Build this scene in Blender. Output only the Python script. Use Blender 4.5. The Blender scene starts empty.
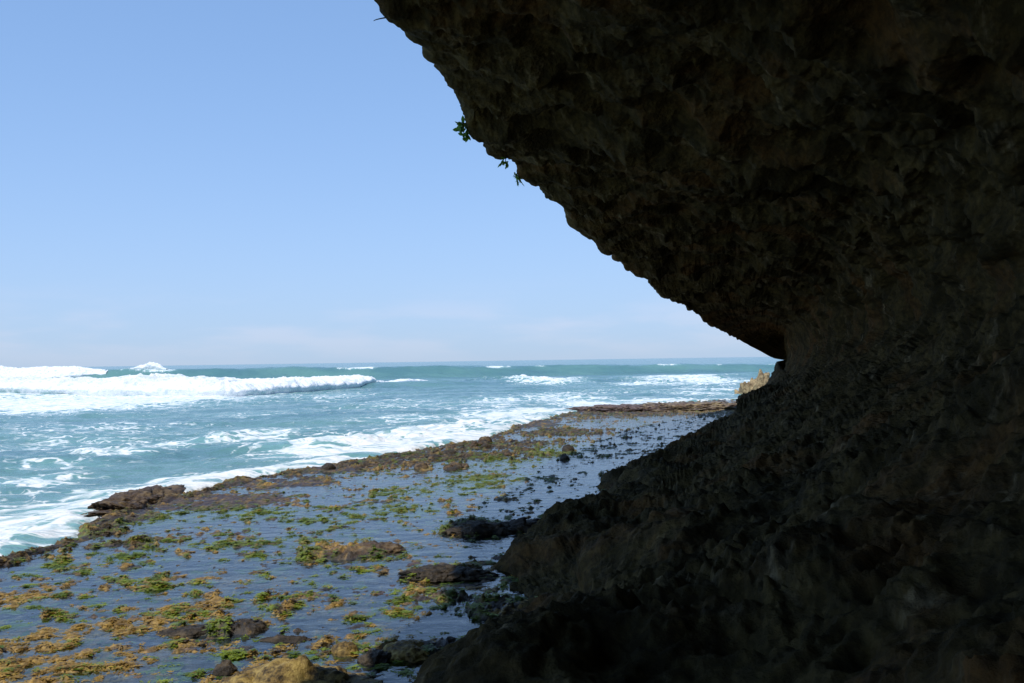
import bpy, bmesh, math, random
import numpy as np
from mathutils import Matrix, Vector

scene = bpy.context.scene
COL = scene.collection
R = math.radians

# ------------------------------------------------------------------ camera
CAM_Z, FOC, IW, IH = 3.0, 995.6, 1024.0, 683.0
cam_data = bpy.data.cameras.new("camera")
cam_data.sensor_width = 36.0
cam_data.lens = 35.0
cam_data.clip_start = 0.1
cam_data.clip_end = 60000.0
cam = bpy.data.objects.new("camera", cam_data)
COL.objects.link(cam)
CROT = Matrix.Rotation(R(90 + 1.09), 4, 'X') @ Matrix.Rotation(R(-0.84), 4, 'Z')
cam.matrix_world = Matrix.Translation((0, 0, CAM_Z)) @ CROT
scene.camera = cam

# ------------------------------------------------------------------ world, sun, exposure
AX = R(15.1)                                     # the cliff runs along this bearing
A2 = np.array([math.sin(AX), math.cos(AX)])      # along the cliff
B2 = np.array([math.cos(AX), -math.sin(AX)])     # away from the sea
SUN_EL = R(60.0)
_h = -0.30 * B2 - 0.95 * A2                      # sun stands behind the camera, seaward
SUN_AZ = math.atan2(_h[0], _h[1])
SUN_DIR = Vector((math.sin(SUN_AZ) * math.cos(SUN_EL), math.cos(SUN_AZ) * math.cos(SUN_EL), math.sin(SUN_EL)))

world = bpy.data.worlds.new("World")
scene.world = world
world.use_nodes = True
wn = world.node_tree.nodes
wl = world.node_tree.links
wn.clear()
w_out = wn.new("ShaderNodeOutputWorld")
w_bg = wn.new("ShaderNodeBackground")
w_sky = wn.new("ShaderNodeTexSky")
w_sky.sky_type = 'NISHITA'
w_sky.sun_disc = False
w_sky.sun_elevation = SUN_EL
w_sky.sun_rotation = SUN_AZ
w_sky.air_density = 0.6
w_sky.dust_density = 0.0
w_sky.ozone_density = 4.0
w_gam = wn.new("ShaderNodeGamma")
w_gam.inputs[1].default_value = 0.45
wl.new(w_sky.outputs[0], w_gam.inputs[0])
w_tint = wn.new("ShaderNodeMix"); w_tint.data_type = 'RGBA'; w_tint.blend_type = 'MULTIPLY'
w_tint.inputs[0].default_value = 1.0
w_tint.inputs[7].default_value = (2.05, 2.90, 4.02, 1)
wl.new(w_gam.outputs[0], w_tint.inputs[6])
# pale sea haze that thickens towards the horizon, with a faint lavender cloud bank in it
w_tc = wn.new("ShaderNodeTexCoord")
w_sep = wn.new("ShaderNodeSeparateXYZ"); wl.new(w_tc.outputs["Generated"], w_sep.inputs[0])
def w_math(op, a, b=0.0):
    nd = wn.new("ShaderNodeMath"); nd.operation = op
    for sck, v in ((nd.inputs[0], a), (nd.inputs[1], b)):
        if hasattr(v, "is_output"): wl.new(v, sck)
        else: sck.default_value = v
    return nd.outputs[0]
w_el = w_math('MAXIMUM', w_sep.outputs[2], 0.0)
w_fac = w_math('MULTIPLY', w_math('EXPONENT', w_math('MULTIPLY', w_el, -1 / 0.14)), 0.96)
w_vm = wn.new("ShaderNodeVectorMath"); w_vm.operation = 'MULTIPLY'; w_vm.inputs[1].default_value = (7, 7, 34)
wl.new(w_tc.outputs["Generated"], w_vm.inputs[0])
w_nz = wn.new("ShaderNodeTexNoise"); w_nz.inputs["Scale"].default_value = 1.0; w_nz.inputs["Detail"].default_value = 5
wl.new(w_vm.outputs[0], w_nz.inputs["Vector"])
w_mr = wn.new("ShaderNodeMapRange"); w_mr.interpolation_type = 'SMOOTHSTEP'
w_mr.inputs[1].default_value = 0.42; w_mr.inputs[2].default_value = 0.66
wl.new(w_nz.outputs["Fac"], w_mr.inputs[0])
w_band = w_math('MULTIPLY', w_math('EXPONENT', w_math('MULTIPLY', w_math('POWER', w_math('SUBTRACT', w_el, 0.035), 2.0), -1 / 0.0009)), 0.9)
w_hz = wn.new("ShaderNodeMix"); w_hz.data_type = 'RGBA'
w_hz.inputs[6].default_value = (0.470 / .12, 0.600 / .12, 0.780 / .12, 1)
w_hz.inputs[7].default_value = (0.59 / .12, 0.65 / .12, 0.79 / .12, 1)
wl.new(w_math('MULTIPLY', w_mr.outputs[0], w_band), w_hz.inputs[0])
w_mx = wn.new("ShaderNodeMix"); w_mx.data_type = 'RGBA'
wl.new(w_fac, w_mx.inputs[0]); wl.new(w_tint.outputs[2], w_mx.inputs[6]); wl.new(w_hz.outputs[2], w_mx.inputs[7])
wl.new(w_mx.outputs[2], w_bg.inputs["Color"])
w_bg.inputs["Strength"].default_value = 0.12
wl.new(w_bg.outputs[0], w_out.inputs["Surface"])

sun_data = bpy.data.lights.new("sun", 'SUN')
sun_data.energy = 3.6
sun_data.angle = R(0.53)
sun_data.color = (1.0, 0.95, 0.86)
sun = bpy.data.objects.new("sun", sun_data)
sun.rotation_euler = SUN_DIR.to_track_quat('Z', 'Y').to_euler()
sun.location = (0, 0, 60)
COL.objects.link(sun)

scene.view_settings.view_transform = 'Standard'
scene.view_settings.look = 'None'
scene.view_settings.gamma = 1.0
scene.view_settings.use_curve_mapping = False
scene.view_settings.exposure = 0.0
scene.cycles.use_denoising = True
scene.cycles.max_bounces = 8
scene.cycles.diffuse_bounces = 4
scene.cycles.glossy_bounces = 3
scene.cycles.transparent_max_bounces = 12

# ------------------------------------------------------------------ numpy helpers
def perlin(x, y, z, seed=0):
    rng = np.random.RandomState(seed)
    perm = rng.permutation(256)
    perm = np.concatenate([perm, perm, perm]).astype(np.int32)
    g = rng.normal(size=(256, 3))
    g = (g / np.linalg.norm(g, axis=1)[:, None]).astype(np.float32)
    x = np.asarray(x, np.float32); y = np.asarray(y, np.float32); z = np.asarray(z, np.float32)
    xi = np.floor(x).astype(np.int32); yi = np.floor(y).astype(np.int32); zi = np.floor(z).astype(np.int32)
    xf, yf, zf = x - xi, y - yi, z - zi
    xi &= 255; yi &= 255; zi &= 255
    u = xf * xf * xf * (xf * (xf * 6 - 15) + 10)
    v = yf * yf * yf * (yf * (yf * 6 - 15) + 10)
    w = zf * zf * zf * (zf * (zf * 6 - 15) + 10)
    def corner(i, j, k):
        h = perm[perm[perm[xi + i] + yi + j] + zi + k]
        gg = g[h]
        return gg[..., 0] * (xf - i) + gg[..., 1] * (yf - j) + gg[..., 2] * (zf - k)
    def lerp(a, b, t): return a + (b - a) * t
    x00 = lerp(corner(0, 0, 0), corner(1, 0, 0), u)
    x10 = lerp(corner(0, 1, 0), corner(1, 1, 0), u)
    x01 = lerp(corner(0, 0, 1), corner(1, 0, 1), u)
    x11 = lerp(corner(0, 1, 1), corner(1, 1, 1), u)
    return lerp(lerp(x00, x10, v), lerp(x01, x11, v), w) * 1.5

def fbm(x, y, z, octaves=4, seed=0, gain=0.5, ridged=False):
    out = 0.0; amp = 1.0; f = 1.0; tot = 0.0
    for o in range(octaves):
        n = perlin(x * f + 17.3 * o, y * f + 5.1 * o, z * f + 9.7 * o, seed + o)
        if ridged: n = 1.0 - 2.0 * np.abs(n)
        out = out + n * amp; tot += amp; amp *= gain; f *= 2.03
    return out / tot

def sstep(a, b, x):
    t = np.clip((x - a) / (b - a), 0, 1)
    return t * t * (3 - 2 * t)

MC = np.array(CROT.to_3x3())
def ray(px, py):
    return MC @ np.array([(px - IW / 2) / FOC, -(py - IH / 2) / FOC, -1.0])
def ground(px, py, z=0.0):
    """The point at height z that the photograph shows at (px, py)."""
    d = ray(px, py)
    t = (z - CAM_Z) / d[2]
    return np.array([d[0] * t, d[1] * t])
def at_range(px, py, dist):
    d = ray(px, py); d = d / d[1]
    return np.array([d[0] * dist, dist, CAM_Z + d[2] * dist])
def horizon_y(px):
    return 368.0 - 0.01466 * px
def project(P):
    q = (P - np.array([0, 0, CAM_Z])) @ MC
    return IW / 2 + FOC * q[:, 0] / -q[:, 2], IH / 2 - FOC * q[:, 1] / -q[:, 2]

def mesh_np(name, verts, faces, mats=(), smooth=True, parent=None, attrs=None, colors=None):
    me = bpy.data.meshes.new(name)
    nv, nf, k = len(verts), len(faces), faces.shape[1]
    me.vertices.add(nv)
    me.vertices.foreach_set("co", np.asarray(verts, np.float32).ravel())
    me.loops.add(nf * k)
    me.loops.foreach_set("vertex_index", np.asarray(faces, np.int32).ravel())
    me.polygons.add(nf)
    me.polygons.foreach_set("loop_start", np.arange(nf, dtype=np.int32) * k)
    me.polygons.foreach_set("loop_total", np.full(nf, k, np.int32))
    me.polygons.foreach_set("use_smooth", np.full(nf, smooth, bool))
    me.update(calc_edges=True)
    for an, av in (attrs or {}).items():
        a = me.attributes.new(an, 'FLOAT', 'POINT')
        a.data.foreach_set("value", np.asarray(av, np.float32).ravel())
    for an, av in (colors or {}).items():
        a = me.attributes.new(an, 'FLOAT_COLOR', 'POINT')
        c = np.ones((nv, 4), np.float32); c[:, :3] = av
        a.data.foreach_set("color", c.ravel())
    for m in mats: me.materials.append(m)
    o = bpy.data.objects.new(name, me)
    COL.objects.link(o)
    if parent: o.parent = parent
    return o

def grid_faces(nr, nc, keep=None):
    i = np.arange(nr - 1)[:, None] * nc + np.arange(nc - 1)[None, :]
    f = np.stack([i, i + 1, i + nc + 1, i + nc], -1).reshape(-1, 4)
    if keep is not None:
        f = f[keep.ravel()[f].all(axis=1)]
        used = np.unique(f)
        remap = np.full(nr * nc, -1, np.int64); remap[used] = np.arange(len(used))
        return remap[f], used
    return f

def tag(o, label=None, cat=None, group=None, kind=None):
    if label: o["label"] = label
    if cat: o["category"] = cat
    if group: o["group"] = group
    if kind: o["kind"] = kind
    return o

# ------------------------------------------------------------------ material helpers
class NT:
    def __init__(self, name):
        self.m = bpy.data.materials.new(name)
        self.m.use_nodes = True
        self.t = self.m.node_tree
        self.t.nodes.clear()
        self.out = self.t.nodes.new("ShaderNodeOutputMaterial")
    def n(self, typ, **kw):
        nd = self.t.nodes.new(typ)
        for k, v in kw.items(): setattr(nd, k, v)
        return nd
    def set(self, sock, v):
        if hasattr(v, "is_output"): self.t.links.new(v, sock)
        else: sock.default_value = v
    def noise(self, vec, scale, detail=4, rough=0.55, dist=0.0):
        nd = self.n("ShaderNodeTexNoise")
        self.set(nd.inputs["Vector"], vec); nd.inputs["Scale"].default_value = scale
        nd.inputs["Detail"].default_value = detail; nd.inputs["Roughness"].default_value = rough
        nd.inputs["Distortion"].default_value = dist
        return nd.outputs["Fac"]
    def vor(self, vec, scale, feature='F1'):
        nd = self.n("ShaderNodeTexVoronoi", feature=feature)
        self.set(nd.inputs["Vector"], vec); nd.inputs["Scale"].default_value = scale
        return nd.outputs["Distance"]
    def math(self, op, a, b=0.0, c=0.0):
        nd = self.n("ShaderNodeMath", operation=op)
        self.set(nd.inputs[0], a); self.set(nd.inputs[1], b); self.set(nd.inputs[2], c)
        return nd.outputs[0]
    def map(self, v, a, b, c=0.0, d=1.0):
        nd = self.n("ShaderNodeMapRange", interpolation_type='SMOOTHSTEP')
        self.set(nd.inputs[0], v)
        for i, x in enumerate((a, b, c, d)): self.set(nd.inputs[i + 1], x)
        return nd.outputs[0]
    def mix(self, f, a, b, blend='MIX'):
        nd = self.n("ShaderNodeMix", data_type='RGBA', blend_type=blend)
        self.set(nd.inputs[0], f)
        for s, v in ((nd.inputs[6], a), (nd.inputs[7], b)):
            self.set(s, v if hasattr(v, "is_output") else (*v, 1.0))
        return nd.outputs[2]
    def attr(self, name):
        nd = self.n("ShaderNodeAttribute", attribute_name=name)
        return nd
    def pos(self):
        return self.n("ShaderNodeNewGeometry").outputs["Position"]
    def vscale(self, vec, s):
        nd = self.n("ShaderNodeVectorMath", operation='MULTIPLY')
        self.set(nd.inputs[0], vec); nd.inputs[1].default_value = s
        return nd.outputs[0]
    def bump(self, h, strength=0.5, dist=0.02, normal=None):
        nd = self.n("ShaderNodeBump")
        nd.inputs["Strength"].default_value = strength; nd.inputs["Distance"].default_value = dist
        self.set(nd.inputs["Height"], h)
        if normal: self.set(nd.inputs["Normal"], normal)
        return nd.outputs[0]
    def bsdf(self, color, rough=0.8, spec=0.3, normal=None, **kw):
        nd = self.n("ShaderNodeBsdfPrincipled")
        self.set(nd.inputs["Base Color"], color if hasattr(color, "is_output") else (*color, 1))
        self.set(nd.inputs["Roughness"], rough)
        self.set(nd.inputs["Specular IOR Level"], spec)
        if normal: self.set(nd.inputs["Normal"], normal)
        for k, v in kw.items(): self.set(nd.inputs[k], v)
        return nd.outputs[0]
    def done(self, shader):
        self.t.links.new(shader, self.out.inputs["Surface"])
        return self.m

def mat_cliff():
    t = NT("dark_limestone"); p = t.pos()
    big = t.noise(p, 0.45, 5, 0.6)
    mid = t.noise(p, 1.7, 6, 0.62, 0.3)
    fine = t.noise(p, 9.0, 6, 0.65)
    pit = t.vor(p, 14.0)
    streak = t.noise(t.vscale(p, (1.3, 1.3, 0.22)), 1.5, 6, 0.65, 0.5)
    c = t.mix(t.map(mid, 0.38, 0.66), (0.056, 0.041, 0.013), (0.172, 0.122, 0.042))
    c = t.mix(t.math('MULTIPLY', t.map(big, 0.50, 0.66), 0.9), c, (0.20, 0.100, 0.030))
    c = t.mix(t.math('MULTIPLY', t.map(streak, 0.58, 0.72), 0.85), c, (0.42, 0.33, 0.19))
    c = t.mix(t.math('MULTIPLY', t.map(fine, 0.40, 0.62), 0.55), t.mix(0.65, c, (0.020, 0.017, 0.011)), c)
    h = t.math('ADD', t.math('MULTIPLY', fine, 0.7), t.math('MULTIPLY', pit, 0.5))
    h = t.math('ADD', h, t.math('MULTIPLY', t.noise(p, 34.0, 6, 0.7), 0.6))
    return t.done(t.bsdf(c, 0.9, 0.08, t.bump(h, 1.0, 0.05)))

def mat_reef():
    t = NT("reef_rock"); p = t.pos()
    col = t.attr("tint").outputs["Color"]
    fine = t.noise(p, 14.0, 5, 0.65)
    mid = t.noise(p, 3.2, 5, 0.6)
    c = t.mix(t.map(fine, 0.36, 0.66), t.mix(0.7, col, (0.02, 0.018, 0.014)), col)
    c = t.mix(t.math('MULTIPLY', t.map(mid, 0.45, 0.7), 0.35), c, (0.30, 0.23, 0.14), 'MIX')
    h = t.math('ADD', fine, t.math('MULTIPLY', t.noise(p, 45.0, 3, 0.6), 0.4))
    rg = t.map(mid, 0.3, 0.7, 0.35, 0.75)
    return t.done(t.bsdf(c, rg, 0.35, t.bump(h, 0.8, 0.03)))

def mat_rock(name, dark, base, patch, scale=1.0, thr=0.5):
    t = NT(name); p = t.pos()
    mid = t.noise(p, 3.5 * scale, 5, 0.62, 0.3)
    fine = t.noise(p, 15.0 * scale, 5, 0.65)
    c = t.mix(t.map(fine, 0.36, 0.62), dark, base)
    c = t.mix(t.map(mid, thr - 0.06, thr + 0.12), c, t.mix(t.map(fine, 0.3, 0.6), base, patch))
    h = t.math('ADD', fine, t.math('MULTIPLY', t.noise(p, 45.0 * scale, 3, 0.6), 0.4))
    return t.done(t.bsdf(c, 0.62, 0.3, t.bump(h, 0.9, 0.035 / scale)))

def mat_pool():
    t = NT("pool_water"); p = t.pos()
    h = t.math('ADD', t.noise(t.vscale(p, (1.0, 1.5, 1)), 2.2, 3, 0.5), t.math('MULTIPLY', t.noise(p, 11.0, 2, 0.5), 0.16))
    nrm = t.bump(h, 0.30, 0.06)
    tr = t.n("ShaderNodeBsdfTransparent"); tr.inputs[0].default_value = (0.62, 0.77, 0.90, 1)
    gl = t.n("ShaderNodeBsdfGlossy"); gl.inputs["Roughness"].default_value = 0.02
    t.set(gl.inputs["Normal"], nrm)
    fr = t.n("ShaderNodeFresnel"); fr.inputs["IOR"].default_value = 1.58; t.set(fr.inputs["Normal"], nrm)
    mx = t.n("ShaderNodeMixShader")
    t.set(mx.inputs[0], fr.outputs[0]); t.t.links.new(tr.outputs[0], mx.inputs[1]); t.t.links.new(gl.outputs[0], mx.inputs[2])
    return t.done(mx.outputs[0])

def mat_sea():
    t = NT("sea_water"); p = t.pos()
    foam = t.attr("foam").outputs["Fac"]
    warp = t.n("ShaderNodeTexNoise"); t.set(warp.inputs["Vector"], p); warp.inputs["Scale"].default_value = 0.5; warp.inputs["Detail"].default_value = 4
    wv = t.n("ShaderNodeVectorMath", operation='MULTIPLY_ADD')
    t.set(wv.inputs[0], warp.outputs["Color"]); wv.inputs[1].default_value = (2.2, 2.2, 0.0); t.set(wv.inputs[2], p)
    q = wv.outputs[0]
    lace1 = t.map(t.vor(t.vscale(q, (1, 1, 0)), 0.85, 'DISTANCE_TO_EDGE'), 0.0, 0.26, 1.0, 0.0)
    lace2 = t.map(t.vor(t.vscale(q, (1, 1, 0)), 2.9, 'DISTANCE_TO_EDGE'), 0.0, 0.30, 1.0, 0.0)
    lace = t.math('ADD', t.math('MULTIPLY', lace1, 0.5), t.math('MULTIPLY', lace2, 0.35))
    nz = t.noise(t.vscale(q, (0.8, 1.5, 1)), 0.9, 6, 0.65)
    pat = t.math('ADD', t.math('MULTIPLY', lace, 0.55), t.math('MULTIPLY', nz, 0.75))
    thr = t.math('SUBTRACT', 0.98, t.math('MULTIPLY', foam, 0.80))
    f = t.map(t.math('SUBTRACT', pat, thr), -0.06, 0.16)
    f = t.math('MAXIMUM', f, t.map(foam, 1.05, 1.35))
    blot = t.noise(t.vscale(p, (0.06, 0.13, 0)), 1.0, 4, 0.6)
    c = t.mix(t.map(blot, 0.35, 0.65), (0.092, 0.212, 0.225), (0.135, 0.280, 0.262))
    c = t.mix(t.map(foam, 0.05, 0.70), c, (0.21, 0.42, 0.40))
    c = t.mix(f, c, t.mix(t.map(t.noise(t.vscale(q, (0.7, 1.6, 1)), 2.0, 5, 0.65), 0.36, 0.56), (0.52, 0.63, 0.66), (0.88, 0.89, 0.89)))
    h = t.math('ADD', t.noise(t.vscale(p, (0.55, 1.0, 1)), 0.9, 5, 0.6), t.math('MULTIPLY', t.noise(t.vscale(p, (0.7, 1.0, 1)), 4.5, 3, 0.55), 0.22))
    rough = t.mix(f, (0.16, 0.16, 0.16), (0.9, 0.9, 0.9))
    return t.done(t.bsdf(c, rough, 0.5, t.bump(h, 0.75, 0.35), IOR=1.33))

def mat_foam():
    t = NT("white_foam"); p = t.pos()
    n = t.noise(t.vscale(p, (1, 1, 1.5)), 1.6, 6, 0.65)
    n2 = t.noise(t.vscale(p, (1, 1.4, 1.2)), 2.6, 6, 0.7)
    f = t.attr("foam").outputs["Fac"]
    c = t.mix(t.map(n, 0.3, 0.55), (0.62, 0.72, 0.74), (0.90, 0.91, 0.91))
    h = t.noise(p, 2.2, 5, 0.65)
    solid = t.map(t.math('ADD', f, t.math('MULTIPLY', t.math('SUBTRACT', n2, 0.5), 2.4)), 0.26, 0.46)
    tr = t.n("ShaderNodeBsdfTransparent")
    mx = t.n("ShaderNodeMixShader")
    t.set(mx.inputs[0], solid); t.t.links.new(tr.outputs[0], mx.inputs[1])
    t.t.links.new(t.bsdf(c, 0.85, 0.15, t.bump(h, 0.7, 0.25)), mx.inputs[2])
    return t.done(mx.outputs[0])

def mat_leaf(name, a, b, scale=9.0, rough=0.5):
    t = NT(name); p = t.pos()
    c = t.mix(t.map(t.noise(p, scale, 3, 0.6), 0.35, 0.65), a, b)
    df = t.bsdf(c, rough, 0.35)
    tl = t.n("ShaderNodeBsdfTranslucent"); t.set(tl.inputs[0], c)
    mx = t.n("ShaderNodeMixShader"); mx.inputs[0].default_value = 0.3
    t.t.links.new(df, mx.inputs[1]); t.t.links.new(tl.outputs[0], mx.inputs[2])
    return t.done(mx.outputs[0])

M_CLIFF, M_REEF, M_POOL, M_SEA, M_FOAM = mat_cliff(), mat_reef(), mat_pool(), mat_sea(), mat_foam()
M_GOLD = mat_rock("golden_weed_rock", (0.035, 0.024, 0.010), (0.21, 0.135, 0.04), (0.42, 0.30, 0.09), 1.4, 0.50)
M_DARK = mat_rock("dark_wet_rock", (0.018, 0.014, 0.010), (0.060, 0.045, 0.030), (0.13, 0.095, 0.055), 1.0, 0.56)
M_BROWN = mat_rock("brown_reef_rock", (0.035, 0.022, 0.014), (0.115, 0.075, 0.045), (0.20, 0.14, 0.07), 1.0, 0.52)
M_TAN = mat_rock("tan_limestone", (0.07, 0.045, 0.022), (0.27, 0.19, 0.10), (0.46, 0.36, 0.20), 0.5, 0.46)
M_OUT = mat_rock("yellow_brown_reef", (0.09, 0.06, 0.05), (0.23, 0.16, 0.11), (0.40, 0.32, 0.17), 0.35, 0.50)
M_OUT2 = mat_rock("purple_brown_reef", (0.08, 0.055, 0.05), (0.19, 0.13, 0.115), (0.32, 0.23, 0.13), 0.35, 0.56)
M_GREEN = mat_leaf("green_seaweed", (0.115, 0.175, 0.010), (0.30, 0.37, 0.03), 2.5)
M_KELP = mat_leaf("brown_seaweed", (0.06, 0.035, 0.012), (0.17, 0.115, 0.03), 1.5)
M_OCHRE = mat_leaf("golden_seaweed", (0.27, 0.155, 0.022), (0.54, 0.35, 0.065), 2.5)
M_PLANT = mat_leaf("green_leaf", (0.08, 0.19, 0.02), (0.18, 0.34, 0.05), 14.0)
M_STEM = mat_rock("brown_stem", (0.03, 0.022, 0.014), (0.07, 0.05, 0.03), (0.09, 0.07, 0.04), 4.0)

# ------------------------------------------------------------------ cliff with its sea-cut notch
def axis_xy(s, u):
    return s[..., None] * A2 + u[..., None] * B2

def build_cliff():
    s_back = np.linspace(-45, 1.0, 130)[:-1]
    s_near = [1.0]
    while s_near[-1] < 64: s_near.append(s_near[-1] + max(0.018, 0.0062 * s_near[-1]))
    s_far = np.linspace(s_near[-1], 74, 40)[1:]
    s = np.concatenate([s_back, s_near, s_far]); ns = len(s)
    it = lambda xs, ys: np.interp(s, xs, ys)
    lipx = [-45, 0, 8, 15.9, 19, 23.9, 27.5, 28.7, 34, 41.5, 50, 60, 62, 64]
    uL = it(lipx, [-6.0, -5.5, -5.35, -5.5, -5.9, -5.85, -5.72, -5.65, -5.35, -4.85, -3.8, -2.35, -1.4, -0.1])
    zL = it(lipx, [8.8, 8.6, 8.5, 8.3, 7.65, 7.44, 7.25, 6.95, 6.55, 5.9, 5.05, 4.0, 3.5, 2.75])
    Bk = it([-45, 20, 40, 60, 64], [3.2, 3.2, 2.2, 0.5, 0.4])
    F = it([-45, 0, 7, 9, 11, 12.5, 14, 18, 20.3, 23, 25, 31, 40, 45, 47, 60, 64], [3.0, 2.8, 2.05, 2.25, 2.75, 3.45, 4.0, 3.9, 3.2, 4.1, 4.2, 3.6, 3.0, 2.85, 2.75, 1.9, 1.2])
    zm = it([-45, 0, 10, 14, 17.5, 20.3, 23, 25, 40, 44, 46, 48, 52, 60, 64], [0.9, 0.9, 0.8, 0.7, 0.6, 0.35, 0.55, 0.6, 0.45, 0.45, 1.3, 1.25, 0.8, 0.65, 1.1])
    z0 = it([-45, 0, 30, 45, 60, 64], [1.35, 1.35, 1.4, 1.5, 2.05, 2.7])
    um = np.minimum(-1.9, -F * 0.45)
    um = np.where(s > 50, -F * 0.7, um)
    u4 = np.minimum(0.0, Bk - 0.7)
    u5 = u4 * 0.45 + Bk * 0.55
    zB = it([-45, 30, 60, 64], [4.3, 4.2, 3.2, 2.95])
    ov = it([-45, 2.5, 9.5, 35, 52, 64], [0.3, 0.3, 3.0, 3.0, 1.0, 0.6])                  # unseen bulge above the lip, shaped to place the cliff's shadow on the reef
    roof = lambda f, bow: (Bk + (uL - Bk) * f, (zB + 1.2) + (zL - zB - 1.2) * f + bow)
    K = [(-F - 0.9, -1.2 + 0 * s), (-F, 0 * s + 0.0), (-F + 0.75, 0.38 + 0 * s), (um, zm), (u4, z0), (u5, (z0 * 0.55 + zB * 0.45 - 0.35)),
         (Bk - 0.15, zB - 0.55), (Bk, zB), (Bk - 0.2, zB + 0.7), roof(0.12, 0.1), roof(0.4, 0.35), roof(0.7, 0.35),
         roof(0.93, 0.06), (uL, zL), (uL - 0.15, zL + 0.7), (uL - 0.36 * ov, zL + 3), (uL - ov, zL + 7), (uL - 0.8 * ov, zL + 10),
         (uL + 4, zL + 12), (0 * s + 14, zL + 13), (0 * s + 45, zL + 10), (0 * s + 60, 0 * s - 2)]
    K = np.array([[k[0] + 0 * s, k[1] + 0 * s] for k in K])          # nk,2,ns
    shift = np.where(s > 63.5, 2.2 * np.maximum(s - 63.5, 0) ** 1.5, 0)
    K[:, 0, :] += shift
    dens = [10, 50, 90, 110, 90, 90, 40, 40, 50, 100, 110, 90, 40, 40, 40, 40, 24, 16, 12, 10, 6]
    tt = np.concatenate([k + np.arange(n) / n for k, n in enumerate(dens)] + [[len(K) - 1.0]])
    k = np.clip(np.floor(tt).astype(int), 0, len(K) - 2); f = (tt - k)[:, None, None]
    P0, P1, P2, P3 = K[np.maximum(k - 1, 0)], K[k], K[k + 1], K[np.minimum(k + 2, len(K) - 1)]
    m1, m2 = (P2 - P0) * 0.4, (P3 - P1) * 0.4
    C = (2 * f**3 - 3 * f**2 + 1) * P1 + (f**3 - 2 * f**2 + f) * m1 + (-2 * f**3 + 3 * f**2) * P2 + (f**3 - f**2) * m2
    U = C[:, 0, :].T; Z = C[:, 1, :].T                                # ns, nt
    S = np.repeat(s[:, None], U.shape[1], 1)
    XY = axis_xy(S, U)
    P = np.concatenate([XY, Z[..., None]], -1)
    def normals(P):
        n = np.cross(np.gradient(P, axis=0), np.gradient(P, axis=1))
        return n / np.maximum(np.linalg.norm(n, axis=-1, keepdims=True), 1e-9)
    N = normals(P)
    # outward must point from rock to air: at the back wall that is towards the sea
    jb = int(np.argmin(np.abs(tt - 7))); ib = ns // 2
    if N[ib, jb, :2] @ B2 > 0: N = -N
    x, y, z = P[..., 0], P[..., 1], P[..., 2]
    calm = 1 - 0.45 * np.exp(-((tt - 13) / 1.2) ** 2)[None, :]        # keep the lip near its traced line
    calm = calm * (1 - 0.5 * sstep(40, 62, S))
    low = (tt < 6.3)[None, :]
    lo = sstep(7.5, 5.5, tt)[None, :]                                 # the shelf is knobbly, the roof is draped
    far = 1 - 0.5 * sstep(38, 55, S)
    d = (0.62 - 0.20 * lo) * fbm(x * .33, y * .33, z * .4, 3, 11) * calm * far
    d += (0.46 - 0.34 * lo) * (fbm(x * .55, y * .55, z * .55, 3, 23, ridged=True) - 0.25) * calm * far
    d -= (0.55 - 0.35 * lo) * sstep(0.12, 0.5, fbm(x * .6, y * .6, z * .6, 3, 37)) * calm * far      # hollows
    def terrace(n, k):
        q = n * k; fl = np.floor(q)
        return (fl + sstep(0.35, 0.65, q - fl)) / k
    d += 0.42 * terrace(fbm(x * .5, y * .5, z * .8, 3, 39), 6.0) * (0.45 + 0.55 * lo) * far
    d += 0.13 * terrace(fbm(x * 1.5, y * 1.5, z * 1.8, 3, 49), 5.0) * (0.6 + 0.4 * calm) * far
    d += (0.07 - 0.05 * lo) * (fbm(x * 1.7, y * 1.7, z * 1.7, 3, 27, ridged=True) - 0.25) * (0.4 + 0.6 * calm)
    rough = 0.55 + 0.9 * sstep(-0.25, 0.4, fbm(x * .5, y * .5, z * .5, 2, 91))
    d += lo * 0.17 * fbm(x * 1.2, y * 1.2, z * 1.2, 3, 29) * far
    d += 0.07 * fbm(x * 2.6, y * 2.6, z * 2.6, 4, 31) * rough
    d -= 0.10 * sstep(0.25, 0.55, fbm(x * 2.1, y * 2.1, z * 2.1, 2, 93)) * rough      # solution pits
    d += (0.055 + 0.04 * lo) * fbm(x * 6.0, y * 6.0, z * 6.0, 3, 43, gain=0.6) * rough
    d += (0.028 + 0.025 * lo) * fbm(x * 13, y * 13, z * 13, 3, 57) * rough
    foot = sstep(0.3, 1.6, tt)[None, :]
    d = d * (0.55 + 0.45 * foot)
    P = P + N * d[..., None]
    flip = False
    fcs = grid_faces(P.shape[0], P.shape[1])
    v = P.reshape(-1, 3)
    a, b, c = v[fcs[len(fcs) // 3]][:3]
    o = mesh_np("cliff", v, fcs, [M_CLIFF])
    tag(o, "dark overhanging limestone cliff with a deep sea-cut notch along the right", "cliff", kind="structure")
    lipmask = (np.abs(tt - 13) < 1.4)[None, :] & (S > 3)
    return P, tt, s, lipmask
CL_P, CL_T, CL_S, CL_LIP = build_cliff()

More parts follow.
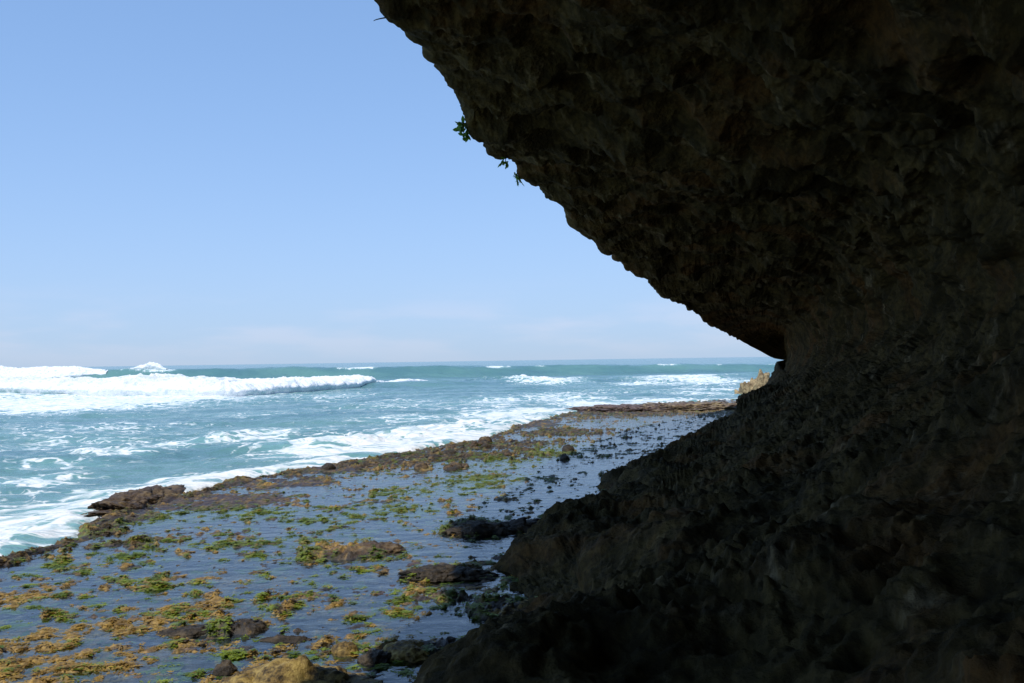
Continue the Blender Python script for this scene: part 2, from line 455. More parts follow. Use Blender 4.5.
# ------------------------------------------------------------------ reef edge
EDGE_PX = [(-140, 590), (-60, 566), (0, 550), (45, 541), (84, 524), (118, 507), (160, 494), (200, 485), (250, 474), (290, 467), (330, 461),
           (400, 450), (460, 440), (500, 430), (530, 420), (570, 411), (610, 405), (650, 402), (720, 399), (770, 396)]
EDGE = np.array([ground(*p, z=0.08) for p in EDGE_PX])
EDGE = np.vstack([[-19.5, -60.0], [-16.5, 0.0], EDGE, [34.0, 85.0], [70.0, 90.0]])
POLY = np.vstack([EDGE, [90.0, -60.0]])
def edge_dist(X, Y):
    """Signed distance to the reef edge in metres, positive on the reef."""
    X = np.asarray(X, np.float32); Y = np.asarray(Y, np.float32)
    best = np.full(X.shape, 1e9, np.float32); inside = np.zeros(X.shape, bool)
    for i in range(len(EDGE) - 1):
        (ax, ay), (bx, by) = EDGE[i], EDGE[i + 1]
        dx, dy = bx - ax, by - ay
        t = np.clip(((X - ax) * dx + (Y - ay) * dy) / (dx * dx + dy * dy), 0, 1)
        best = np.minimum(best, (X - ax - t * dx) ** 2 + (Y - ay - t * dy) ** 2)
    for i in range(len(POLY)):
        (ax, ay), (bx, by) = POLY[i], POLY[(i + 1) % len(POLY)]
        c = (ay > Y) != (by > Y)
        if by != ay: inside ^= c & (X < (bx - ax) * (Y - ay) / (by - ay) + ax)
    rag = fbm(X * .45, Y * .45, X * 0 + .9, 4, 97, gain=0.6)
    return np.where(inside, 1, -1) * np.sqrt(best) + 0.9 * rag

def blobs(X, Y, lst):
    out = np.zeros(np.shape(X), np.float32)
    for px, py, rx, ry, w in lst:
        c = ground(px, py); d = c[1]
        ex, ey = rx * d / FOC, ry * d * d / (CAM_Z * FOC)
        q = ((X - c[0]) / ex) ** 2 + ((Y - c[1]) / ey) ** 2
        out = np.maximum(out, w * np.exp(-q))
    return out

GREEN = [(240, 513, 110, 9, 1), (160, 521, 40, 6, 1), (470, 482, 55, 12, 1.1), (565, 452, 60, 10, .9), (505, 462, 60, 8, .9), (330, 519, 70, 9, .95),
         (390, 510, 70, 9, .9), (420, 491, 60, 7, .9), (120, 560, 60, 8, .75), (60, 566, 40, 9, .8), (215, 545, 60, 6, .75), (150, 580, 40, 5, .6),
         (345, 540, 45, 9, .8), (60, 590, 50, 6, .5), (290, 540, 60, 10, .6), (530, 478, 50, 8, .8), (640, 420, 50, 3, .5), (270, 556, 60, 6, .5), (20, 575, 30, 8, .6)]
GOLD = [(110, 628, 80, 10, .9), (35, 642, 60, 16, .9), (20, 598, 40, 12, .9), (60, 668, 110, 18, 1), (200, 606, 70, 9, .6), (140, 655, 60, 10, .6),
        (345, 546, 45, 9, .9), (230, 580, 120, 10, .45), (440, 592, 60, 6, .5), (400, 640, 60, 10, .8), (345, 609, 40, 5, .6), (160, 610, 70, 8, .6), (700, 408, 60, 5, .9)]
RIM = [(440, 456, 110, 6, .9), (560, 432, 60, 4, .8), (620, 412, 60, 5, .9), (360, 463, 70, 5, .9), (520, 443, 60, 4, .7), (90, 545, 60, 6, .6), (690, 408, 60, 7, 1.0), (480, 447, 70, 5, .8), (300, 478, 40, 3, .5)]
LEDGE = [(440, 574, 50, 7, 1.0), (475, 528, 40, 9, .9), (350, 552, 55, 10, 1.0), (450, 598, 60, 8, .6), (235, 632, 45, 5, .9), (180, 632, 40, 5, .8),
         (430, 650, 60, 10, 1), (500, 610, 60, 14, .8), (300, 632, 45, 3, .6), (400, 508, 40, 4, .5)]

SLAB = [(190, 502, 90, 9, 1), (270, 482, 60, 6, 1), (130, 516, 40, 7, .9), (520, 424, 50, 4, .9), (330, 470, 40, 4, .8)]

def reef_fields(X, Y):
    sd = edge_dist(X, Y)
    z1 = X * 0 + 0.37
    n_big = fbm(X * .28, Y * .28, z1, 3, 3)
    n_mid = fbm(X * 1.0, Y * 1.0, z1, 4, 7)
    n_sm = fbm(X * 3.4, Y * 3.4, z1, 4, 13, gain=0.62) * 1.3
    n_fi = fbm(X * 7, Y * 7, z1, 4, 19, gain=0.65)
    g = blobs(X, Y, GREEN); go = blobs(X, Y, GOLD); le = blobs(X, Y, LEDGE)
    rim = np.maximum(blobs(X, Y, RIM), np.exp(-((sd - 0.45) / 0.35) ** 2) * 0.6)
    n_pt = fbm(X * 3.0, Y * 3.0, z1, 5, 117, gain=0.80) * 1.25
    n_p2 = fbm(X * 3.2, Y * 3.2, z1, 5, 131, gain=0.80) * 1.25
    G = sstep(0.27, 0.50, np.maximum(g, .30) * 0.62 + 0.95 * n_pt + 0.15 * n_mid)
    GO = sstep(0.18, 0.46, np.maximum(go, .2) * 0.66 + 0.85 * n_p2 + 0.20 * n_mid)
    RM = sstep(0.22, 0.52, rim * 0.72 + 0.75 * n_p2 + 0.2 * n_mid)
    LE = sstep(0.30, 0.65, le * 0.75 + 0.60 * n_pt)
    return sd, n_big, n_mid, n_sm, n_fi, G, GO, RM, LE, n_p2, go, sstep(0.2, 0.6, blobs(X, Y, SLAB) + 0.25 * n_mid)

def reef_height(X, Y, F=None):
    sd, n_big, n_mid, n_sm, n_fi, G, GO, RM, LE, n_p2, go, SL = F if F is not None else reef_fields(X, Y)
    z = -0.042 + 0.035 * n_big + 0.050 * n_mid + 0.080 * n_sm + 0.115 * n_fi
    z = 0.62 * z + 0.034 * SL + 0.020 * G * (0.7 + 0.6 * n_sm) + 0.030 * GO * (0.7 + 0.5 * n_sm) + 0.075 * RM * (0.65 + 0.6 * n_sm) + 0.10 * LE * (0.75 + 0.9 * n_sm)
    z = z - 0.5 * sstep(0.15, -0.5, sd) - 1.4 * sstep(-0.3, -5.0, sd)
    return z

def build_reef():
    s = [4.0]
    while s[-1] < 110: s.append(s[-1] + max(0.035, 0.0052 * s[-1]))
    s = np.concatenate([np.linspace(-60, 4, 60)[:-1], s])
    u = np.concatenate([-np.geomspace(64, 15, 220)[:-1], np.linspace(-15, -1, 560), np.linspace(-1, 16, 30)[1:]])
    S, U = np.meshgrid(s, u, indexing='ij')
    XY = axis_xy(S, U); X, Y = XY[..., 0], XY[..., 1]
    F = reef_fields(X, Y)
    sd, n_big, n_mid, n_sm, n_fi, G, GO, RM, LE, n_p2, go, SL = F
    Z = reef_height(X, Y, F)
    def lay(c, col, m): return c + (np.array(col) - c) * m[..., None]
    c = np.zeros(X.shape + (3,)) + np.array([0.052, 0.048, 0.056])
    c = lay(c, [0.44, 0.325, 0.21], sstep(0.0, 0.4, n_p2) * 0.9)
    c = lay(c, [0.055, 0.045, 0.045], sstep(0.05, -0.5, n_mid))
    c = lay(c, [0.20, 0.115, 0.105], sstep(0.1, 0.4, n_big) * 0.5)
    c = lay(c, [0.085, 0.062, 0.072], SL * 0.8)
    c = lay(c, [0.080, 0.050, 0.026], RM * 0.9)
    c = lay(c, [0.045, 0.033, 0.024], LE * 0.85)
    c = lay(c, [0.38, 0.24, 0.13], sstep(0.10, 0.5, go) * 0.75)
    c = lay(c, [0.50, 0.31, 0.065], GO * (0.65 + 0.35 * sstep(-0.2, 0.4, n_sm)))
    c = lay(c, [0.17, 0.25, 0.022], G * (1 - 0.7 * SL) * 0.9 * (1 - 0.65 * sstep(0.25, 0.7, go)))
    keep = sd > -14
    f, used = grid_faces(len(s), len(u), keep)
    v = np.stack([X, Y, Z], -1).reshape(-1, 3)[used]
    o = mesh_np("reef_flat", v, f, [M_REEF], colors={"tint": c.reshape(-1, 3)[used]})
    tag(o, "wet weedy reef flat of shallow pools below the cliff", "reef", kind="structure")

    s = np.concatenate([np.linspace(-58, 3, 60)[:-1], np.arange(3, 108, 0.3)]); u = np.linspace(-64, 14, 260)
    S, U = np.meshgrid(s, u, indexing='ij'); XY = axis_xy(S, U)
    sd = edge_dist(XY[..., 0], XY[..., 1])
    f, used = grid_faces(len(s), len(u), sd > 0.3)
    v = np.concatenate([XY, np.zeros(S.shape + (1,))], -1).reshape(-1, 3)[used]
    o = mesh_np("water", v, f, [M_POOL])
    tag(o, "shallow clear pool water covering the reef flat", "pool water", kind="structure")
build_reef()

# ------------------------------------------------------------------ sea with swells and foam
FOAM = [(30, 402, 200, 9, 1.35), (160, 397, 90, 8, 1.3), (230, 392, 60, 5, 1.1), (60, 376, 140, 10, 1.2), (60, 512, 120, 22, .78), (130, 492, 90, 12, .78), (210, 476, 70, 6, 1.1),
        (20, 532, 90, 14, 1.0), (250, 470, 50, 6, .95), (110, 527, 40, 8, 1.1), (360, 443, 110, 10, 1.05), (430, 432, 60, 9, 1.05), (300, 452, 70, 7, .7), (470, 424, 40, 6, 1.0), (370, 449, 90, 5, 1.5), (450, 437, 50, 4, 1.5),
        (500, 413, 60, 8, .85), (540, 409, 50, 4, 1.0), (600, 403, 50, 3, .9), (650, 399, 60, 2.5, .8), (260, 432, 60, 8, .65), (110, 452, 60, 6, .62), (50, 460, 60, 6, .6),
        (180, 440, 60, 7, .5), (560, 396, 60, 7, .6), (500, 400, 50, 7, .55), (690, 380, 60, 5, .85), (720, 388, 50, 4, .6), (490, 380, 18, 1.6, 1.0), (545, 382, 40, 2.0, .95),
        (640, 383, 30, 2.0, .8), (330, 395, 60, 5, .45), (400, 402, 70, 7, .38), (100, 425, 120, 8, .40), (300, 425, 90, 6, .42), (420, 415, 80, 6, .5), (30, 475, 60, 8, .6), (700, 393, 40, 3, .7)]

SURGES = [([ground(*p) for p in pts], wd, ht) for pts, wd, ht in (
    ([(320, 444), (360, 441), (400, 435), (440, 430), (475, 424)], 1.5, 0.30), ([(225, 436), (262, 432), (290, 433)], 0.9, 0.20),
    ([(90, 452), (120, 449), (150, 450)], 0.8, 0.14), ([(480, 382), (500, 382), (550, 383)], 3.0, 0.5), ([(650, 383), (690, 381), (725, 379)], 3.0, 0.35))]

def crest_a(X):                                   # the outer swell
    return 200 + 0.13 * X
def sea_surface(X, Y):
    d = np.hypot(X, Y)
    z1 = X * 0 + 0.71
    sd = edge_dist(X, Y)
    q = Y - crest_a(X) - 5 * fbm(X * .02, z1, z1, 2, 5)
    hA = np.interp(X, [-160, -90, -60, 0, 40, 120], [2.5, 2.55, 2.35, 2.1, 1.7, 1.5]) * (1 + 0.16 * fbm(X * .06, z1, z1, 3, 9))
    A = np.where(q < 0, np.exp(-(q / 4.2) ** 2), np.exp(-(q / 17.0) ** 2)) * hA
    q2 = Y - 132 - 0.5 * X - 4 * fbm(X * .03, z1, z1, 2, 15)
    Bw = np.where(q2 < 0, np.exp(-(q2 / 4) ** 2), np.exp(-(q2 / 12) ** 2)) * 0.55
    q3 = Y - 330 - 0.1 * X - 10 * fbm(X * .01, z1, z1, 2, 25)
    Cw = np.where(q3 < 0, np.exp(-(q3 / 8) ** 2), np.exp(-(q3 / 25) ** 2)) * 1.3
    chop = 0.34 * fbm(X * .10, Y * .17, z1, 3, 33) + 0.20 * fbm(X * .33, Y * .55, z1, 3, 41)
    rip = 0.075 * fbm(X * 1.2, Y * 1.9, z1, 3, 49) * sstep(150, 60, d)
    near = sstep(0.0, -7.0, sd)
    z = -0.10 + A + Bw + Cw + chop * (0.25 + 0.75 * near) * sstep(3000, 400, d) + rip * (0.5 + 0.5 * near)
    z = z + 0.17 * np.exp(-((sd + 0.7) / 1.1) ** 2) * (1 + 0.8 * fbm(X * .6, Y * .6, z1, 3, 55))
    lump = 0.5 + 1.1 * np.abs(fbm(X * .45, Y * .7, z1, 4, 59)) * 2
    for pts, wd, ht in SURGES:                                         # low broken crests near the reef
        L = np.array(pts); best = np.full(X.shape, 1e9, np.float32)
        for i in range(len(L) - 1):
            (ax, ay), (bx, by) = L[i], L[i + 1]
            t = np.clip(((X - ax) * (bx - ax) + (Y - ay) * (by - ay)) / ((bx - ax) ** 2 + (by - ay) ** 2), 0, 1)
            best = np.minimum(best, (X - ax - t * (bx - ax)) ** 2 + (Y - ay - t * (by - ay)) ** 2)
        z = z + ht * np.exp(-best / wd ** 2) * lump
    z = z - 1.6 * sstep(-0.05, 1.6, sd)
    return z, sd, q, A, d

def build_sea():
    r = [8.0]
    while r[-1] < 40000:
        x = r[-1]
        st = max(0.05, x * x / 6000.0)
        if 80 < x < 245: st = min(st, 0.55)
        r.append(x + st)
    r = np.array(r)
    th = np.concatenate([np.linspace(-150, -31, 110)[:-1], np.linspace(-31, 20, 960), np.linspace(20, 60, 40)[1:]]) * math.pi / 180
    Rr, T = np.meshgrid(r, th, indexing='ij')
    X, Y = Rr * np.sin(T), Rr * np.cos(T)
    Z, sd, q, A, d = sea_surface(X, Y)
    foam = blobs(X, Y, FOAM)
    z1 = X * 0 + 0.2
    foam = np.maximum(foam, np.exp(-((sd + 0.7) / 1.5) ** 2) * np.where(Y < 75, 0.68, 0.5))
    foam = foam * (0.85 + 0.75 * fbm(X * .22, Y * .55, z1, 4, 61))
    crestf = np.exp(-((q + 0.6) / 1.2) ** 2) * sstep(-0.1, 0.35, fbm(X * .12, Y * .05, z1, 4, 71)) * 1.0
    foam = np.maximum(foam, 0.34 * sstep(-75, -6, sd) * sstep(-0.35, 0.3, fbm(X * .07, Y * .16, z1, 4, 65)))
    foam = np.maximum(foam, crestf)
    caps = sstep(0.42, 0.62, fbm(X * .045, Y * .10, z1, 4, 81)) * sstep(60, 160, d) * 0.6
    foam = np.maximum(foam, caps)
    v = np.stack([X, Y, Z], -1).reshape(-1, 3)
    keep = (sd < 3.0)
    f, used = grid_faces(len(r), len(th), keep)
    o = mesh_np("sea", v[used], f, [M_SEA], attrs={"foam": np.clip(foam, 0, 1.6).ravel()[used]})
    tag(o, "open teal sea with swells and foam running in to the reef", "sea", kind="structure")
build_sea()

def foam_roll(label, line, depth, height, seed, cat="wave", lump=1.0, res=0.16, ease=(0.06, 0.06), spray=0, front=(-0.25, .45, .86, 1.0, .8, .35, -0.25)):
    """Tumbling white water along a line of (x, y) points; hangs over its front a little."""
    line = np.array(line, float)
    seg = np.hypot(*np.diff(line, axis=0).T); L = np.concatenate([[0], np.cumsum(seg)])
    n = max(40, int(L[-1] / res)); a = np.linspace(0, L[-1], n)
    cx, cy = np.interp(a, L, line[:, 0]), np.interp(a, L, line[:, 1])
    w = max(3, int(n * 0.10)) | 1
    cx, cy = (np.convolve(np.pad(q, w // 2, 'reflect', reflect_type='odd'), np.ones(w) / w, 'valid') for q in (cx, cy))
    tx, ty = np.gradient(cx), np.gradient(cy); ln = np.hypot(tx, ty); tx, ty = tx / ln, ty / ln
    k = np.ones(31) / 31
    tx = np.convolve(np.pad(tx, 15, 'edge'), k, 'valid'); ty = np.convolve(np.pad(ty, 15, 'edge'), k, 'valid')
    nx, ny = -ty, tx                                                   # points out to sea
    m = 44; b = np.linspace(0, 1, m)
    e = sstep(0, ease[0], a / L[-1]) * sstep(1, 1 - ease[1], a / L[-1])
    hh = np.interp(a / L[-1], np.linspace(0, 1, len(height)), height) * (0.25 + 0.75 * e)
    dd = np.interp(a / L[-1], np.linspace(0, 1, len(depth)), depth) * (0.4 + 0.6 * e)
    z1 = a * 0 + seed * 0.77
    hh = hh * (1 + 0.6 * lump * fbm(a * .22, z1, z1, 3, seed))
    wob = 1.1 * lump * fbm(a * .18, z1, z1 + 4, 3, seed + 5)
    prof = np.interp(b, [0, .06, .16, .3, .5, .75, 1], front)
    lowf = front[1] < 0.2
    off = b if lowf else np.interp(b, [0, .06, .16, .3, .5, .75, 1], [0.0, -0.02, .05, .22, .45, .75, 1.0])
    X = cx[:, None] + nx[:, None] * (off[None] * dd[:, None] + wob[:, None])
    Y = cy[:, None] + ny[:, None] * (off[None] * dd[:, None] + wob[:, None])
    base = sea_surface(X, Y)[0]
    Z0 = hh[:, None] * prof[None]
    amp = np.clip(prof + 0.1, 0, 1)[None] * np.minimum(hh, 1.2)[:, None]
    bil = fbm(X * 1.0, Y * 1.0, Z0 * 1.4 + seed, 4, seed + 9, ridged=True)
    bil2 = fbm(X * 3.0, Y * 3.0, Z0 * 3 + seed, 2, seed + 13)
    Z = base + Z0 + amp * (0.42 * bil * lump + 0.22 * bil2)
    X = X + nx[:, None] * -0.22 * amp * bil; Y = Y + ny[:, None] * -0.22 * amp * bil
    foam = np.clip(0.10 + prof[None] * 1.25 * (0.35 + 0.65 * e[:, None]) + 0.2 * bil, 0, 1) + 0 * X
    foam = np.where((b[None] < 0.36) & (not lowf), np.maximum(foam, 0.85), np.clip(prof[None] * 2.6 * (0.2 + 0.8 * e[:, None]) - 0.05, 0, 1) if lowf else foam)
    v = np.stack([X, Y, Z], -1).reshape(-1, 3)
    f = grid_faces(n, m)
    o = mesh_np("breaking_wave", v, f, [M_FOAM], attrs={"foam": foam.ravel()})
    tag(o, label, cat, "breaking waves")
    if spray:
        rng = np.random.RandomState(seed); vs, fs = [], []
        for i in range(spray):
            j = int(rng.rand() ** 1.2 * (n - 1)); j = (j + rng.randint(n)) % n
            up = hh[j] * (0.90 + 0.32 * rng.rand() ** 2.2)
            c = np.array([X[j, 13] + rng.normal() * .5, Y[j, 13] + rng.normal() * .4, base[j, 13] + up])
            r0 = 0.02 + 0.06 * rng.rand() ** 3
            oc = np.array([[1, 0, 0], [-1, 0, 0], [0, 1, 0], [0, -1, 0], [0, 0, 1], [0, 0, -1]]) * r0 * rng.uniform(.6, 1.4, (6, 1))
            fs.append(np.array([[0, 2, 4], [2, 1, 4], [1, 3, 4], [3, 0, 4], [2, 0, 5], [1, 2, 5], [3, 1, 5], [0, 3, 5]]) + 6 * i)
            vs.append(c + oc)
        sp = mesh_np("spray", np.concatenate(vs), np.concatenate(fs), [M_FOAM], parent=o, attrs={"foam": np.ones(6 * spray)}); sp["kind"] = "stuff"
    return o

def px_line(pts, z=0.0): return [ground(x, y, z) for x, y in pts]
foam_roll("tall white breaker far out at the left, its crest against the horizon", [(X, crest_a(X) - 4.0) for X in (-135, -120, -105, -92, -84, -76)],
          [12, 12, 10, 6], [1.3, 1.4, 1.2, 0.8, 0.5], 101, lump=1.2, res=0.2, ease=(.02, .12), spray=780)
foam_roll("small plume of spray where the green swell starts to break", [(X, crest_a(X) - 1.5) for X in (-72.5, -70.5, -68, -66)],
          [5, 5], [0.5, 1.1, 0.4], 103, lump=1.4, res=0.15, ease=(.3, .3), spray=210)
foam_roll("longest roll of white water, breaking in front of the green swell", px_line([(-70, 396), (0, 396), (80, 395.5), (160, 395), (230, 395), (300, 391), (340, 389), (370, 386.5), (392, 384.5)]),
          [26, 24, 22, 14, 7], [1.05, 1.15, 1.2, 1.05, 0.75, 0.4], 107, lump=1.15, res=0.17, ease=(.01, .10), spray=960)
foam_roll("thin white crest trailing off the right end of the longest roll", px_line([(396, 383.5), (415, 382), (436, 380.6)]),
          [4, 4], [0.45, 0.4, 0.3], 109, lump=0.6, res=0.15, ease=(.25, .3))

# ------------------------------------------------------------------ rocks on the reef
def rock(name, label, px, py, w, depth, h, mat, seed, cat="rock", rot=0.0, jag=1.0, sub=5, group=None, sharp=0.0, z0=None, rel=0.0, peak=0.0):
    c = ground(px, py)
    bm = bmesh.new(); bmesh.ops.create_icosphere(bm, subdivisions=sub, radius=1.0)
    bm.verts.ensure_lookup_table()
    v = np.array([x.co[:] for x in bm.verts]); f = np.array([[q.index for q in x.verts] for x in bm.faces]); bm.free()
    d0 = v / np.linalg.norm(v, axis=1)[:, None]
    low = d0[:, 2] < 0
    hz = np.hypot(d0[:, 0], d0[:, 1])[:, None]
    d0[:, :2] = np.where(low[:, None], d0[:, :2] / np.maximum(hz, 0.55) * (1 - 0.25 * d0[:, 2:3]) * np.minimum(hz / 0.55, 1), d0[:, :2])
    S = np.array([w / 2, depth / 2, h])
    sc = d0 * S
    nz = np.maximum(sc[:, 2], 0)                                       # below the waterline keep the outline, so nothing is undercut
    k = 1.0 / max(min(w, depth), 0.15)
    so = seed * 3.17
    d = 0.42 * fbm(sc[:, 0] * k * 1.1 + so, sc[:, 1] * k * 1.1, nz * k * 1.5, 3, seed) + 0.24 * (fbm(sc[:, 0] * k * 3.0 + so, sc[:, 1] * k * 3.0, nz * k * 3.0, 4, seed + 3, ridged=True) - 0.3)
    d = d + 0.13 * fbm(sc[:, 0] * k * 9 + so, sc[:, 1] * k * 9, nz * k * 9, 3, seed + 5)
    d = d + sharp * 0.35 * np.abs(perlin(sc[:, 0] * k * 1.6 + so, sc[:, 1] * k * 1.6, nz * k * 0.8, seed + 7))
    d = d + rel * (0.5 * fbm(sc[:, 0] * 1.1 + so, sc[:, 1] * 1.1, nz, 4, seed + 9, gain=0.65) + 0.3 * fbm(sc[:, 0] * 4 + so, sc[:, 1] * 4, nz * 2, 3, seed + 11))
    d = np.clip(d * jag, -0.6, 0.9)
    v = np.stack([sc[:, 0] * (1 + 0.7 * d), sc[:, 1] * (1 + 0.7 * d), np.where(low, sc[:, 2] * 0.8, sc[:, 2] * (1 + 1.5 * d))], 1)
    v[:, 2] *= (1 - peak) + peak * 2.0 * (1 - np.clip(np.hypot(d0[:, 0], d0[:, 1]), 0, 1)) if peak else 1
    cr, sr = math.cos(rot), math.sin(rot)
    v = np.stack([v[:, 0] * cr - v[:, 1] * sr, v[:, 0] * sr + v[:, 1] * cr, v[:, 2]], 1)
    o = mesh_np(name, v, f, [mat])
    if z0 is None: z0 = float(reef_height(np.array([c[0]]), np.array([c[1]]))[0])
    o.location = (c[0], c[1], z0)
    return tag(o, label, cat, group)

rock("boulder", "golden weed-covered boulder with a sunlit peak in the near shallows", 298, 697, 1.25, 0.9, 0.125, M_GOLD, 5, "boulder", 0.3, 1.5, 6, sharp=1.3, rel=0.8, peak=0.6)
rock("rock", "low golden rock adjoining the base of the sunlit peaked boulder", 243, 697, 0.65, 0.6, 0.16, M_GOLD, 12, "rock", 0.2, 1.0)
rock("rock", "small dark red-brown rock left of the sunlit peaked boulder", 226, 672, 0.22, 0.2, 0.10, M_DARK, 18, "rock", 0.2, 1.0, 4)
rock("rock", "squat dark-sided rock in the shallows right of the peaked boulder", 376, 660, 0.34, 0.34, 0.075, M_DARK, 21, "rock", 0.5, 1.5)
rock("rock", "tan rock between the squat dark rock and the foot of the cliff", 412, 654, 0.46, 0.44, 0.065, M_GOLD, 24, "rock", 0.8, 1.5)
rock("rock", "small pale rock sunk in the shallows beside the squat dark rock", 345, 652, 0.26, 0.3, 0.08, M_GOLD, 27, "rock", 0.1, 0.9, 4)
rock("rock", "long black slab in the still blue pool by the cliff foot", 444, 577, 1.05, 0.6, 0.075, M_DARK, 31, "rock", 0.06, 1.5, 6, rel=1.0)
rock("rock", "brown weedy hummock in the middle of the still blue pool", 372, 551, 0.9, 0.7, 0.10, M_BROWN, 36, "rock", 0.1, 1.6)
rock("rock", "flat dark rock lying in the golden weed near the shallows", 188, 632, 0.6, 0.35, 0.05, M_DARK, 41, "rock", 0.0, 1.5)
rock("rock", "flat dark rock with a tan back at the edge of the blue pool", 246, 629, 0.42, 0.4, 0.06, M_DARK, 44, "rock", 0.4, 1.5)
rock("rock", "thin dark bar of rock just beyond the peaked boulder", 285, 640, 0.55, 0.16, 0.06, M_DARK, 45, "rock", 0.02, 1.0, 4)
rock("rock", "dark tapering tongue of rock running out from the shaded cliff foot", 500, 530, 1.8, 0.7, 0.12, M_DARK, 48, "rock", 0.45, 1.5, 6, rel=1.0)
rock("rock", "rounded brown rock awash in foam off the reef rim", 297, 464, 1.0, 0.9, 0.18, M_BROWN, 52, "rock", 0.1, 1.1)
rock("rock", "flat dark rock awash in foam beyond the far reef rim", 526, 413.5, 2.3, 1.8, 0.30, M_BROWN, 55, "rock", 0.1, 0.9)
rock("rock", "tall jagged tan rock standing in sunlight beyond the cliff notch", 757, 393, 3.3, 2.6, 2.5, M_TAN, 61, "rock", 0.2, 1.25, 6, sharp=1.2)
rock("rock", "broad low yellow-brown outcrop at the far end of the reef", 690, 408, 7.5, 7.5, 0.21, M_OUT, 66, "outcrop", 0.1, 0.9, 6, rel=1.6)
rock("rock", "low purple-brown outcrop left of the yellow-brown far outcrop", 622, 410, 5.0, 6.0, 0.17, M_OUT2, 69, "outcrop", 0.2, 0.9, 6, rel=1.6)
def ridge():
    a, b = ground(86, 519), ground(176, 490)
    c = (a + b) / 2; L = float(np.linalg.norm(b - a)); ang = math.atan2(b[1] - a[1], b[0] - a[0])
    q = rock("reef_ridge", "rust-brown ridge of bare rock at the left tip of the reef edge beside the foam", 150, 500, L, 1.1, 0.20, M_BROWN, 73, "ridge", ang, 1.1, 6, rel=1.2)
    q.location = (c[0], c[1], -0.02)
ridge()

def stones():
    rng = random.Random(4); protos = []
    zones = [(380, 462, 90, 9, 26), (480, 452, 90, 8, 16), (440, 448, 60, 5, 10), (300, 500, 60, 10, 4), (200, 560, 150, 15, 4), (470, 505, 40, 12, 4)]
    for i in range(4):
        o = rock("stone", "small dark weed-covered stone scattered on the reef rim", 380 + i * 12, 462, 0.32, 0.28, 0.11, [M_BROWN, M_DARK][i % 2], 200 + i, "stone", 0, 1.0, 3, "small stones scattered on the reef rim")
        protos.append(o)
    k = 0
    for zx, zy, rx, ry, n in zones[:3]:
        for j in range(n):
            px, py = zx + rng.uniform(-rx, rx), zy + rng.uniform(-ry, ry)
            c = ground(px, py)
            if edge_dist(np.array([c[0]]), np.array([c[1]]))[0] < 1.0: continue
            o = protos[k] if k < 4 else protos[k % 4].copy()
            if k >= 4: COL.objects.link(o)
            o.location = (c[0], c[1], max(-0.03, float(reef_height(np.array([c[0]]), np.array([c[1]]))[0])))
            sc = rng.uniform(0.55, 1.5); o.scale = (sc * rng.uniform(.8, 1.3), sc, sc * rng.uniform(.7, 1.1)); o.rotation_euler = (0, 0, rng.uniform(0, 6.28))
            k += 1
stones()

# ------------------------------------------------------------------ seaweed on the reef (uncountable)
def seaweed(name, label, mat, field_i, count, length, seed, thr=0.16, flat=0.35):
    rng = np.random.RandomState(seed)
    s = np.exp(rng.uniform(math.log(8), math.log(62), count * 30)); u = -rng.uniform(2.5, 1, len(s)) * 0 - rng.uniform(1.5, 1.0, len(s)) * 0
    u = -rng.rand(len(s)) * np.minimum(0.95 * s + 3, 30) - 2.0
    XY = axis_xy(s, u); X, Y = XY[:, 0], XY[:, 1]
    F = reef_fields(X, Y); m = (F[field_i] > thr) & (F[0] > 0.25) & (rng.rand(len(s)) < F[field_i] * (1 - 0.75 * F[11]) * (1 - 0.8 * sstep(0.25, 0.7, F[10]) if field_i == 5 else 1))
    X, Y = X[m][:count], Y[m][:count]
    Z = np.maximum(reef_height(X, Y), -0.02)
    n = len(X); nb = 7
    vs, fs = [], []
    ang = rng.uniform(0, 2 * math.pi, (n, nb)); ln = length * rng.uniform(.5, 1.3, (n, nb)); up = rng.uniform(.1, 1, (n, nb)) * flat
    wd = ln * rng.uniform(.16, .30, (n, nb))
    ox = X[:, None] + rng.normal(size=(n, nb)) * length * .45; oy = Y[:, None] + rng.normal(size=(n, nb)) * length * .45
    dx, dy = np.cos(ang), np.sin(ang); sx, sy = -dy, dx
    def pt(a, side, z): return np.stack([ox + dx * ln * a + sx * wd * side, oy + dy * ln * a + sy * wd * side, Z[:, None] + z], -1)
    V = np.stack([pt(0, -.5, 0 * ln), pt(0, .5, 0 * ln), pt(.5, .9, ln * up), pt(.5, -.9, ln * up), pt(1, .35, ln * up * .7), pt(1, -.35, ln * up * .7)], 2).reshape(-1, 3)
    b = np.arange(n * nb)[:, None] * 6
    Fq = np.concatenate([b + np.array([[0, 1, 2, 3]]), b + np.array([[3, 2, 4, 5]])])
    o = mesh_np(name, V, Fq, [mat])
    return tag(o, label, "seaweed", kind="stuff")
seaweed("green_seaweed", "bright green seaweed growing in tufts over the wet reef", M_GREEN, 5, 34000, 0.042, 1, flat=0.14)
seaweed("golden_seaweed", "golden brown seaweed matted over the near shallows", M_OCHRE, 6, 14000, 0.036, 2, flat=0.14)
seaweed("brown_seaweed", "dark brown seaweed hanging over the raised reef rim", M_KELP, 7, 12000, 0.05, 3, flat=0.18)

# ------------------------------------------------------------------ plants hanging from the lip
PXL, PYL = project(CL_P.reshape(-1, 3))
LIPM = (np.repeat(CL_LIP, 1).reshape(CL_LIP.shape)).ravel()
def lip_point(px, py):
    m = LIPM & ((PXL - px) ** 2 + (PYL - py) ** 2 < 15 ** 2)          # the outermost rock near there
    e = np.where(m, PYL - PXL, -1e12)
    return CL_P.reshape(-1, 3)[int(np.argmax(e))]

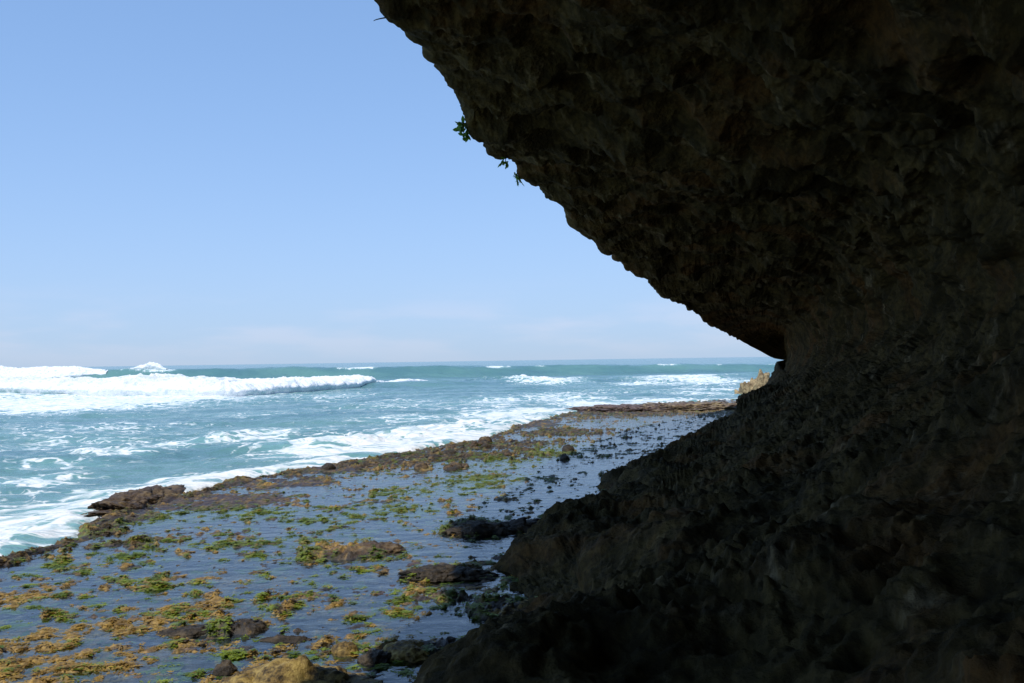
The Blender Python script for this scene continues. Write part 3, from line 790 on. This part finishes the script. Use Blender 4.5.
def tube(pts, r0, r1, n=6):
    pts = np.array(pts, float); k = len(pts); vs = []
    for i, p in enumerate(pts):
        t = pts[min(i + 1, k - 1)] - pts[max(i - 1, 0)]; t /= np.linalg.norm(t)
        a = np.cross(t, [0.3, 1, 0.2]); a /= np.linalg.norm(a); b = np.cross(t, a)
        r = r0 + (r1 - r0) * i / (k - 1)
        for j in range(n):
            w = 2 * math.pi * j / n
            vs.append(p + r * (math.cos(w) * a + math.sin(w) * b))
    f = [[i * n + j, i * n + (j + 1) % n, (i + 1) * n + (j + 1) % n, (i + 1) * n + j] for i in range(k - 1) for j in range(n)]
    return np.array(vs), np.array(f)

def leaf_quads(base, direc, length, width, rng):
    d = np.array(direc, float); d /= np.linalg.norm(d)
    side = np.cross(d, rng.normal(size=3)); side /= np.linalg.norm(side); nn = np.cross(d, side)
    rows = []
    for a, w, sag in ((0, .08, 0), (.25, .42, .02), (.55, .5, .0), (.82, .3, -.05), (1, .03, -.12)):
        c = base + d * length * a + nn * length * sag
        rows.append(c - side * width * w); rows.append(c + nn * width * .12 * (w > .2)); rows.append(c + side * width * w)
    f = [[3 * i + j, 3 * i + j + 1, 3 * i + j + 4, 3 * i + j + 3] for i in range(4) for j in range(2)]
    return np.array(rows), np.array(f)

def plant(label, px, py, sprigs, seed, leaf=(0.10, 0.055), nleaf=9, cat="plant", bare=False):
    rng = np.random.RandomState(seed)
    p0 = lip_point(px, py)
    e = bpy.data.objects.new("hanging_plant" if not bare else "twig", None); COL.objects.link(e); e.location = p0
    tag(e, label, cat)
    sv, sf, lv, lf = [], [], [], []; no = lo = 0
    right = np.array([1.0, 0.0, 0.0])
    for (ox, oy, bend) in sprigs:                                      # offsets in metres: across the view, up
        end = np.array([ox, rng.uniform(-.05, .05), oy])
        mid = end * 0.5 + np.array([bend, 0, 0.02])
        ts = np.linspace(0, 1, 9)[:, None]
        start = np.array([0.05, 0.02, 0.05])
        pts = (1 - ts) ** 2 * start + 2 * ts * (1 - ts) * mid + ts ** 2 * end
        v, f = tube(pts, 0.012, 0.005); sv.append(v); sf.append(f + no); no += len(v)
        if not bare:
            for i in range(nleaf):
                a = rng.uniform(.25, 1.0); b = pts[int(a * 8)]
                dr = (end / (np.linalg.norm(end) + 1e-6)) * .5 + rng.normal(size=3) * .8 + np.array([0, 0, -.35])
                v, f = leaf_quads(b, dr, leaf[0] * rng.uniform(.7, 1.3), leaf[1] * rng.uniform(.8, 1.2), rng)
                lv.append(v); lf.append(f + lo); lo += len(v)
    mesh_np("stem", np.concatenate(sv), np.concatenate(sf), [M_STEM], parent=e)
    if lv: mesh_np("foliage", np.concatenate(lv), np.concatenate(lf), [M_PLANT], parent=e)
plant("broad-leaved green plant, leafiest of those hanging from the overhang edge", 476, 114, [(-.05, -.28, -.05), (-.14, -.12, -.05), (.04, -.22, 0), (-.1, .02, -.03)], 3, (0.13, 0.085), 9)
plant("small sparse green sprig clinging just below the leafy plant", 513, 146, [(-.05, -.12, 0), (.05, -.20, -.02)], 5, (0.12, 0.045), 9)
plant("thin drooping plant with narrow leaves, lowest on the overhang edge", 526, 161, [(.02, -.20, -.05), (.12, -.24, -.04), (-.04, -.1, 0)], 8, (0.15, 0.04), 9)
plant("thin bare curved twig sticking out at the top of the overhang", 388, 6, [(-.19, -.03, -.08)], 9, cat="twig", bare=True)
